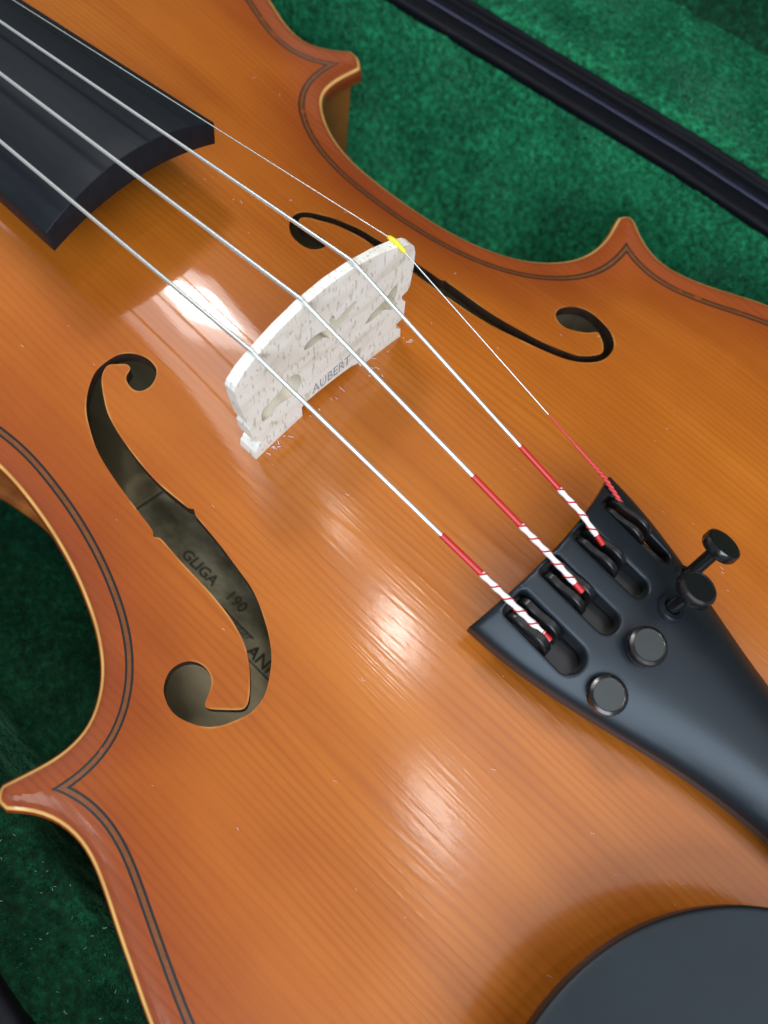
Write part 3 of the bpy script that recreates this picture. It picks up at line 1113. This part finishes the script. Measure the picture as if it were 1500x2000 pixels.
def string(bridge_pt, nut_y, front_pt, end_pt, r, x_red, x_white, r_wrap):
    bx, by, bz = bridge_pt
    nut = (-325.0, nut_y, bz - 0.147 * 323.4)
    path = np.array([nut, (bx - 0.5, by, bz - 0.02), (bx, by, bz + 0.03), (bx + 0.5, by, bz - 0.1), front_pt, end_pt], float)
    thin = x_white is None
    s = tube("string", path_cut(path, -325, x_red + 0.3), r, M_STEEL, violin, 10)
    if thin:
        return s, path
    tube("red_wrapping", path_cut(path, x_red, x_white + 0.4), r_wrap, M_RED, s, 12)
    wp = path_cut(path, x_white, end_pt[0] - 1.6)
    ww = r_wrap * (1.0 + 0.15 * np.sin((wp[:, 0] - x_white) / 2.9 * 2 * np.pi))
    ww[:2] *= 0.9
    tube("white_wrapping", wp, ww, M_WHITE, s, 12)
    tube("red_wrapping", path_cut(path, end_pt[0] - 1.9, end_pt[0]), r_wrap, M_RED, s, 12)
    p, t, a, b = frames(lerp_path(wp, 0.12))
    ang = (p[:, 0] - x_white) / 2.9 * 2 * np.pi * 1.0
    hel = p + (r_wrap * 1.07) * (np.cos(ang)[:, None] * a + np.sin(ang)[:, None] * b)
    tube("red_spiral_thread", hel, 0.15, M_RED, s, 5)
    return s, path


string((-1.6, -16.4, 41.15), -8.0, (53.9, -12.3, 25.3), (64.4, -12.0, 23.4), 0.40, 39.6, 48.2, 0.56)
string((-1.6, -5.1, 44.25), -2.7, (54.5, -2.2, 27.7), (63.0, -2.7, 26.3), 0.41, 36.8, 47.6, 0.54)
string((-1.6, 6.7, 44.0), 2.7, (54.0, 7.9, 27.4), (60.4, 6.6, 26.3), 0.35, 38.8, 48.0, 0.50)
e_str, e_path = string((-1.6, 18.0, 39.85), 8.0, (52.6, 18.3, 24.2), (58.6, 16.6, 23.6), 0.115, 37.8, None, 0)
# the fine string's thread: one strand, then doubled and twisted into a fuzzy cord
ep = path_cut(e_path, 37.8, 47.5)
ep[:, 1] += 0.12 * np.sin(ep[:, 0] * 1.9) * np.clip((ep[:, 0] - 41) / 4, 0, 1)
tube("red_thread", ep, np.linspace(0.15, 0.24, len(ep)), M_PINK, e_str, 7)
ep = path_cut(e_path, 45.0, 58.6)
p, t, a, b = frames(lerp_path(ep, 0.15))
for ph in (0.0, math.pi):
    ang = p[:, 0] * 2 * np.pi / 2.0 + ph
    amp = np.clip((p[:, 0] - 46) / 6, 0.05, 1) * 0.20
    tube("red_thread", p + amp[:, None] * (np.cos(ang)[:, None] * a + np.sin(ang)[:, None] * b), 0.29 + RNG.uniform(-0.04, 0.04, len(p)), M_PINK, e_str, 7)
sl = path_cut(e_path, -3.4, 0.9)
tube("yellow_sleeve", sl, np.r_[0.3, np.full(len(sl) - 2, 0.47), 0.33], M_YELLOW, e_str, 12)

# ------------------------------------------------------------------ chin rest
CX, CY = 137.4, -55.6
cp = []
for k in range(120):
    a = 2 * math.pi * k / 120
    cp.append((CX + 39.1 * math.cos(a), CY + 43.0 * math.sin(a)))
cp = ccw(np.array(cp))
cv, cf = plan_mesh(cp, [], [0.1, 0.25, 0.5, 0.8, 1.1, 2.0, 3.5], [], 3.0)
cd = seg_dist(cv, cp)


def chin_z(p, d):
    r2 = ((p[:, 0] - CX) / 39.1) ** 2 + ((p[:, 1] - CY) / 43.0) ** 2
    z = 16.4 + 4.6 * r2
    q = np.clip(1 - d / 0.9, 0, 1)
    return z - 0.8 * (1 - np.sqrt(np.clip(1 - q * q, 0, 1)))


slab("chin_rest", cv, cf, lambda p: chin_z(p, cd), lambda p: chin_z(p, np.full(len(p), 9.0)) - 3.2 - 4.0 * np.clip(cd / 12, 0, 1), [M_CHIN], violin)

# ------------------------------------------------------------------ the case
case = empty("violin_case", "open violin case lined with green velvet and edged in black", "case")


def rim_t(x):      # inner edge of the treble rim
    return np.interp(x, [-420, -300, -120, 10, 120, 200], [62, 76, 100.5, 116.2, 124, 124])


def rim_b(x):      # inner edge of the bass rim
    return np.interp(x, [-420, -300, -120, 40, 120, 200], [-62, -72, -93, -110.6, -117.5, -118])


SX = np.concatenate([np.arange(-400, -120, 12.0), np.arange(-120, 190.1, 3.0)])


def sweep(name, prof, mats, parent, side, smooth=True, midx=None, rough=0.0, sharp=None, xs=SX):
    """run an (offset from rim, height) section along the case"""
    prof = np.asarray(prof, float)
    k = len(prof)
    V, F = [], []
    for x in xs:
        base = rim_t(x) if side > 0 else rim_b(x)
        for (o, z) in prof:
            V.append((x, base + side * o, z))
    V = np.array(V)
    if rough:
        V = V + RNG.normal(0, rough, V.shape) * [0, 1, 1]
    for i in range(len(xs) - 1):
        for j in range(k - 1):
            q = (i * k + j, i * k + j + 1, (i + 1) * k + j + 1, (i + 1) * k + j)
            F.append(q if side > 0 else q[::-1])
    mi = None if midx is None else midx * (len(xs) - 1)
    return build(name, V, F, mats, parent, smooth, mi, sharp=sharp)


def curve2(pts, step=1.5):
    return resample(pts, step)


# treble side of the tray: floor sweeping up the padded wall to the rim
wall_t = curve2([(-58, -52.5), (-44, -51.0), (-32, -47.5), (-23, -43.0), (-16, -37.5), (-9.5, -28.0), (-4, -14.0), (-1.0, -5.0), (0.6, -1.5)], 2.2)
sweep("padded_wall", wall_t, M_VELVET_LIT, case, 1, rough=0.18)
# bass side: rim, sloping pad, drop to the floor
wall_b = np.vstack([curve2([(0.4, 0.2), (-1.2, -3.5), (-4.5, -9.0), (-9.0, -13.6), (-12.6, -15.4)], 1.6), curve2([(-13.6, -16.4), (-14.2, -20), (-14.6, -35), (-15.5, -48), (-19, -52.2)], 2.5)])
sweep("padded_wall", wall_b[::-1], M_VELVET_SHADED, case, -1, rough=0.15)
# floor between
V, F = [], []
fxs = SX
for x in fxs:
    a, b = rim_b(x) + 17, rim_t(x) - 56
    for j in range(41):
        V.append((x, a + (b - a) * j / 40, -52.4 + RNG.normal(0, 0.15)))
for i in range(len(fxs) - 1):
    for j in range(40):
        F.append((i * 41 + j, (i + 1) * 41 + j, (i + 1) * 41 + j + 1, i * 41 + j + 1))
build("floor_lining", V, F, M_VELVET_SHADED, case)

# rim of the tray, hinge tape in the gap, rim of the lid
rim_prof = curve2([(0.3, -2.0), (0.2, -0.5), (0.8, 0.3), (3.2, 0.5), (5.6, 0.4), (6.5, -0.2), (6.8, -3.0), (6.8, -9.0)], 0.6)
sweep("rim_trim", rim_prof, M_TRIM, case, 1, rough=0.05)
sweep("rim_trim", curve2([(-0.2, -4.0), (-0.3, 0.6), (0.6, 2.0), (4.0, 2.6), (8.4, 2.0), (9.6, 0.6), (9.8, -6.0)], 0.7)[::1], M_TRIM, case, -1, rough=0.05)
sweep("hinge_tape", curve2([(6.4, -4.2), (6.6, -0.7), (7.0, -0.1), (7.6, 0.0), (8.3, -0.2), (8.8, -1.5)], 0.4), M_TAPE, case, 1, rough=0.03)
lid_rim = curve2([(8.9, -9.0), (9.1, -1.4), (9.5, -0.5), (12.0, -0.4), (12.6, 0.5), (13.4, 1.1), (14.2, 0.7), (14.8, -0.3), (15.8, -0.6), (16.2, -2.5)], 0.35)
sweep("lid_trim", lid_rim, M_TRIM, case, 1, rough=0.05)
# the lid stands open: its hinge-side wall lies flat, its panel rises behind
lid_wall = curve2([(15.6, -2.6), (16.6, -0.4), (19, 0.4), (33, 0.4), (52, 0.2), (56.5, 0.2)], 2.0)
sweep("lid_wall", lid_wall, M_VELVET_LIT, case, 1, rough=0.16)
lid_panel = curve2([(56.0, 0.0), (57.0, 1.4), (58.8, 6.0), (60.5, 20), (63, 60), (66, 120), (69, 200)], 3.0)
sweep("lid_panel", lid_panel, M_VELVET_SHADED, case, 1, rough=0.16)
# outside
sweep("shell", [(7.4, -8.0), (7.4, -60.0), (-60, -62.0)], M_SHELL, case, 1, False)
sweep("shell", [(9.6, -5.0), (9.6, -60.0), (-60, -62.0), (-120, -62.0)], M_SHELL, case, -1, False)
sweep("lid_shell", [(10.8, -9.0), (62, -8.0), (70, 0), (75, 200), (70, 202), (68.8, 199)], M_SHELL, case, 1, False)

# the nap of the velvet: short leaning fibres, crushed this way and that in patches
def pile(name, prof, side, xlo, xhi, count, mat, length):
    prof = np.asarray(prof, float)
    sl = np.r_[0, np.cumsum(np.linalg.norm(np.diff(prof, axis=0), axis=1))]
    x = RNG.uniform(xlo, xhi, count)
    t = RNG.uniform(0, sl[-1], count)
    o, z = np.interp(t, sl, prof[:, 0]), np.interp(t, sl, prof[:, 1])
    y = (rim_t(x) if side > 0 else rim_b(x)) + side * o
    do, dz = np.interp(t + 0.5, sl, prof[:, 0]) - np.interp(t - 0.5, sl, prof[:, 0]), np.interp(t + 0.5, sl, prof[:, 1]) - np.interp(t - 0.5, sl, prof[:, 1])
    n = np.hypot(do, dz) + 1e-9
    nrm = np.stack([np.zeros(count), -side * dz / n, np.abs(do) / n], 1)
    tan = np.stack([np.zeros(count), side * do / n, dz / n], 1)
    swirl = 1.6 * np.sin(x / 9.0 + 1.3 * np.sin(t / 7.0)) + 1.4 * np.sin(t / 5.0 + x / 13.0) + RNG.normal(0, 0.7, count)
    lean = 0.75 + 0.35 * np.sin(x / 6.1 + t / 8.3) + RNG.normal(0, 0.25, count)
    d = nrm + lean[:, None] * (np.cos(swirl)[:, None] * np.array([1.0, 0, 0]) + np.sin(swirl)[:, None] * tan)
    d /= np.linalg.norm(d, axis=1)[:, None]
    L = length * RNG.uniform(0.6, 1.3, count)
    base = np.stack([x, y, z], 1) - 0.15 * nrm
    w = RNG.normal(0, 1, (count, 3))
    w -= (w * d).sum(1)[:, None] * d
    w *= (0.06 / (np.linalg.norm(w, axis=1) + 1e-9))[:, None]
    V = np.stack([base - w, base + w, base + d * L[:, None]], 1).reshape(-1, 3) * MM
    me = bpy.data.meshes.new(name)
    me.vertices.add(count * 3)
    me.vertices.foreach_set('co', V.astype(np.float32).ravel())
    me.loops.add(count * 3)
    me.loops.foreach_set('vertex_index', np.arange(count * 3, dtype=np.int32))
    me.polygons.add(count)
    me.polygons.foreach_set('loop_start', np.arange(0, count * 3, 3, dtype=np.int32))
    me.polygons.foreach_set('loop_total', np.full(count, 3, dtype=np.int32))
    me.update(calc_edges=True)
    o = link(name, me, mat, case)
    o['kind'] = 'stuff'
    return o


def nap_material(name, a, b_, c_, spec=0.5):
    mt, nt, b = new_mat(name)
    g = nt.nodes.new('ShaderNodeNewGeometry')
    col = ramp(nt, g.outputs['Random Per Island'], [(0.0, a), (0.55, b_), (0.86, b_), (1.0, c_)]).outputs[0]
    patch = ramp(nt, noise(nt, coords(nt, (1, 1, 1)), 75.0, 3.0, 0.6), [(0.32, (0.55, 0.58, 0.60)), (0.66, (1.15, 1.12, 1.09))]).outputs[0]
    col = mix(nt, 'MULTIPLY', 1.0, col, patch)
    nt.links.new(col, b.inputs['Base Color'])
    b.inputs['Roughness'].default_value = 0.5
    b.inputs['Specular IOR Level'].default_value = spec
    return mt


M_NAP_LIT = nap_material("green_nap_lit", (0.003, 0.070, 0.029), (0.011, 0.195, 0.086), (0.065, 0.55, 0.30))  # fibres of the lit cloth, light painted into the greens
M_NAP_SHADED = nap_material("green_nap_shaded", (0.002, 0.028, 0.013), (0.003, 0.058, 0.028), (0.014, 0.15, 0.08), 0.12)  # the same fibres with shade painted into the greens
pile("velvet_nap", wall_t, 1, -105, 85, 120000, M_NAP_LIT, 1.0)
pile("velvet_nap", lid_wall[3:], 1, -85, 70, 60000, M_NAP_LIT, 1.0)
pile("velvet_nap", wall_b, -1, -60, 80, 60000, M_NAP_SHADED, 0.9)
pile("velvet_nap", [(-18, -52.3), (-60, -52.3)], -1, -75, 50, 50000, M_NAP_SHADED, 0.9)

# ------------------------------------------------------------------ lint and rosin crumbs
parts = []


def fleck(x, y, z, ln, r, ang, lift):
    d = np.array((math.cos(ang), math.sin(ang), 0))
    k = 4
    pts = [np.array((x, y, z)) + d * ln * (i / k - 0.5) + np.array((0, 0, lift * math.sin(math.pi * i / k))) + np.array((RNG.normal(0, ln * 0.06), RNG.normal(0, ln * 0.06), 0)) for i in range(k + 1)]
    return tube_data(pts, r, 4)


for k in range(26):            # threads of fluff caught along the foot of the bridge
    y = RNG.uniform(-19, 22)
    x = 1.6 + abs(RNG.normal(0, 1.5))
    parts.append(fleck(x, y, float(arch(x, y)) + 0.12, RNG.uniform(0.3, 1.2), RNG.uniform(0.04, 0.10), RNG.uniform(-0.6, 0.9), RNG.uniform(0, 0.3)))
for k in range(90):            # dust lying on the varnish
    x, y = RNG.uniform(-90, 110), RNG.uniform(-75, 60)
    q = np.array([[x, y]])
    if not inside(OUTLINE, q)[0] or inside(f_bass, q)[0] or inside(f_treble, q)[0] or seg_dist(q, OUTLINE)[0] < 8:
        continue
    parts.append(fleck(x, y, float(arch(x, y)) + 0.05, RNG.uniform(0.25, 0.9), RNG.uniform(0.02, 0.05), RNG.uniform(-0.3, 0.6), 0))
v, f = join_data(parts)
dust = build("rosin_dust", v, f, M_LINT)
tag(dust, "pale crumbs of rosin and lint scattered over the varnish by the bridge", "dust", kind="stuff")

parts = []
for k in range(230):           # pale lint in the pile of the lining
    side = RNG.random()
    if side < 0.55:
        x = RNG.uniform(-60, 80)
        o = -RNG.uniform(1, 14)
        z = float(np.interp(-o, [0.4, 1.2, 4.5, 9, 12.6], [-1, -3.5, -9, -13.6, -15.4]))
        y = rim_b(x) - o
    else:
        x = RNG.uniform(-100, 70)
        o = RNG.uniform(-40, -2)
        z = float(np.interp(o, wall_t[:, 0], wall_t[:, 1]))
        y = rim_t(x) + o
    parts.append(fleck(x, y, z + 0.25, RNG.uniform(0.2, 0.75), RNG.uniform(0.018, 0.04), RNG.uniform(0, 3.1), 0.1))
v, f = join_data(parts)
lint = build("lining_lint", v, f, plain("green_lint", (0.30, 0.55, 0.45), 0.8))
tag(lint, "tiny pale lint fibres caught in the green velvet lining", "lint", kind="stuff")
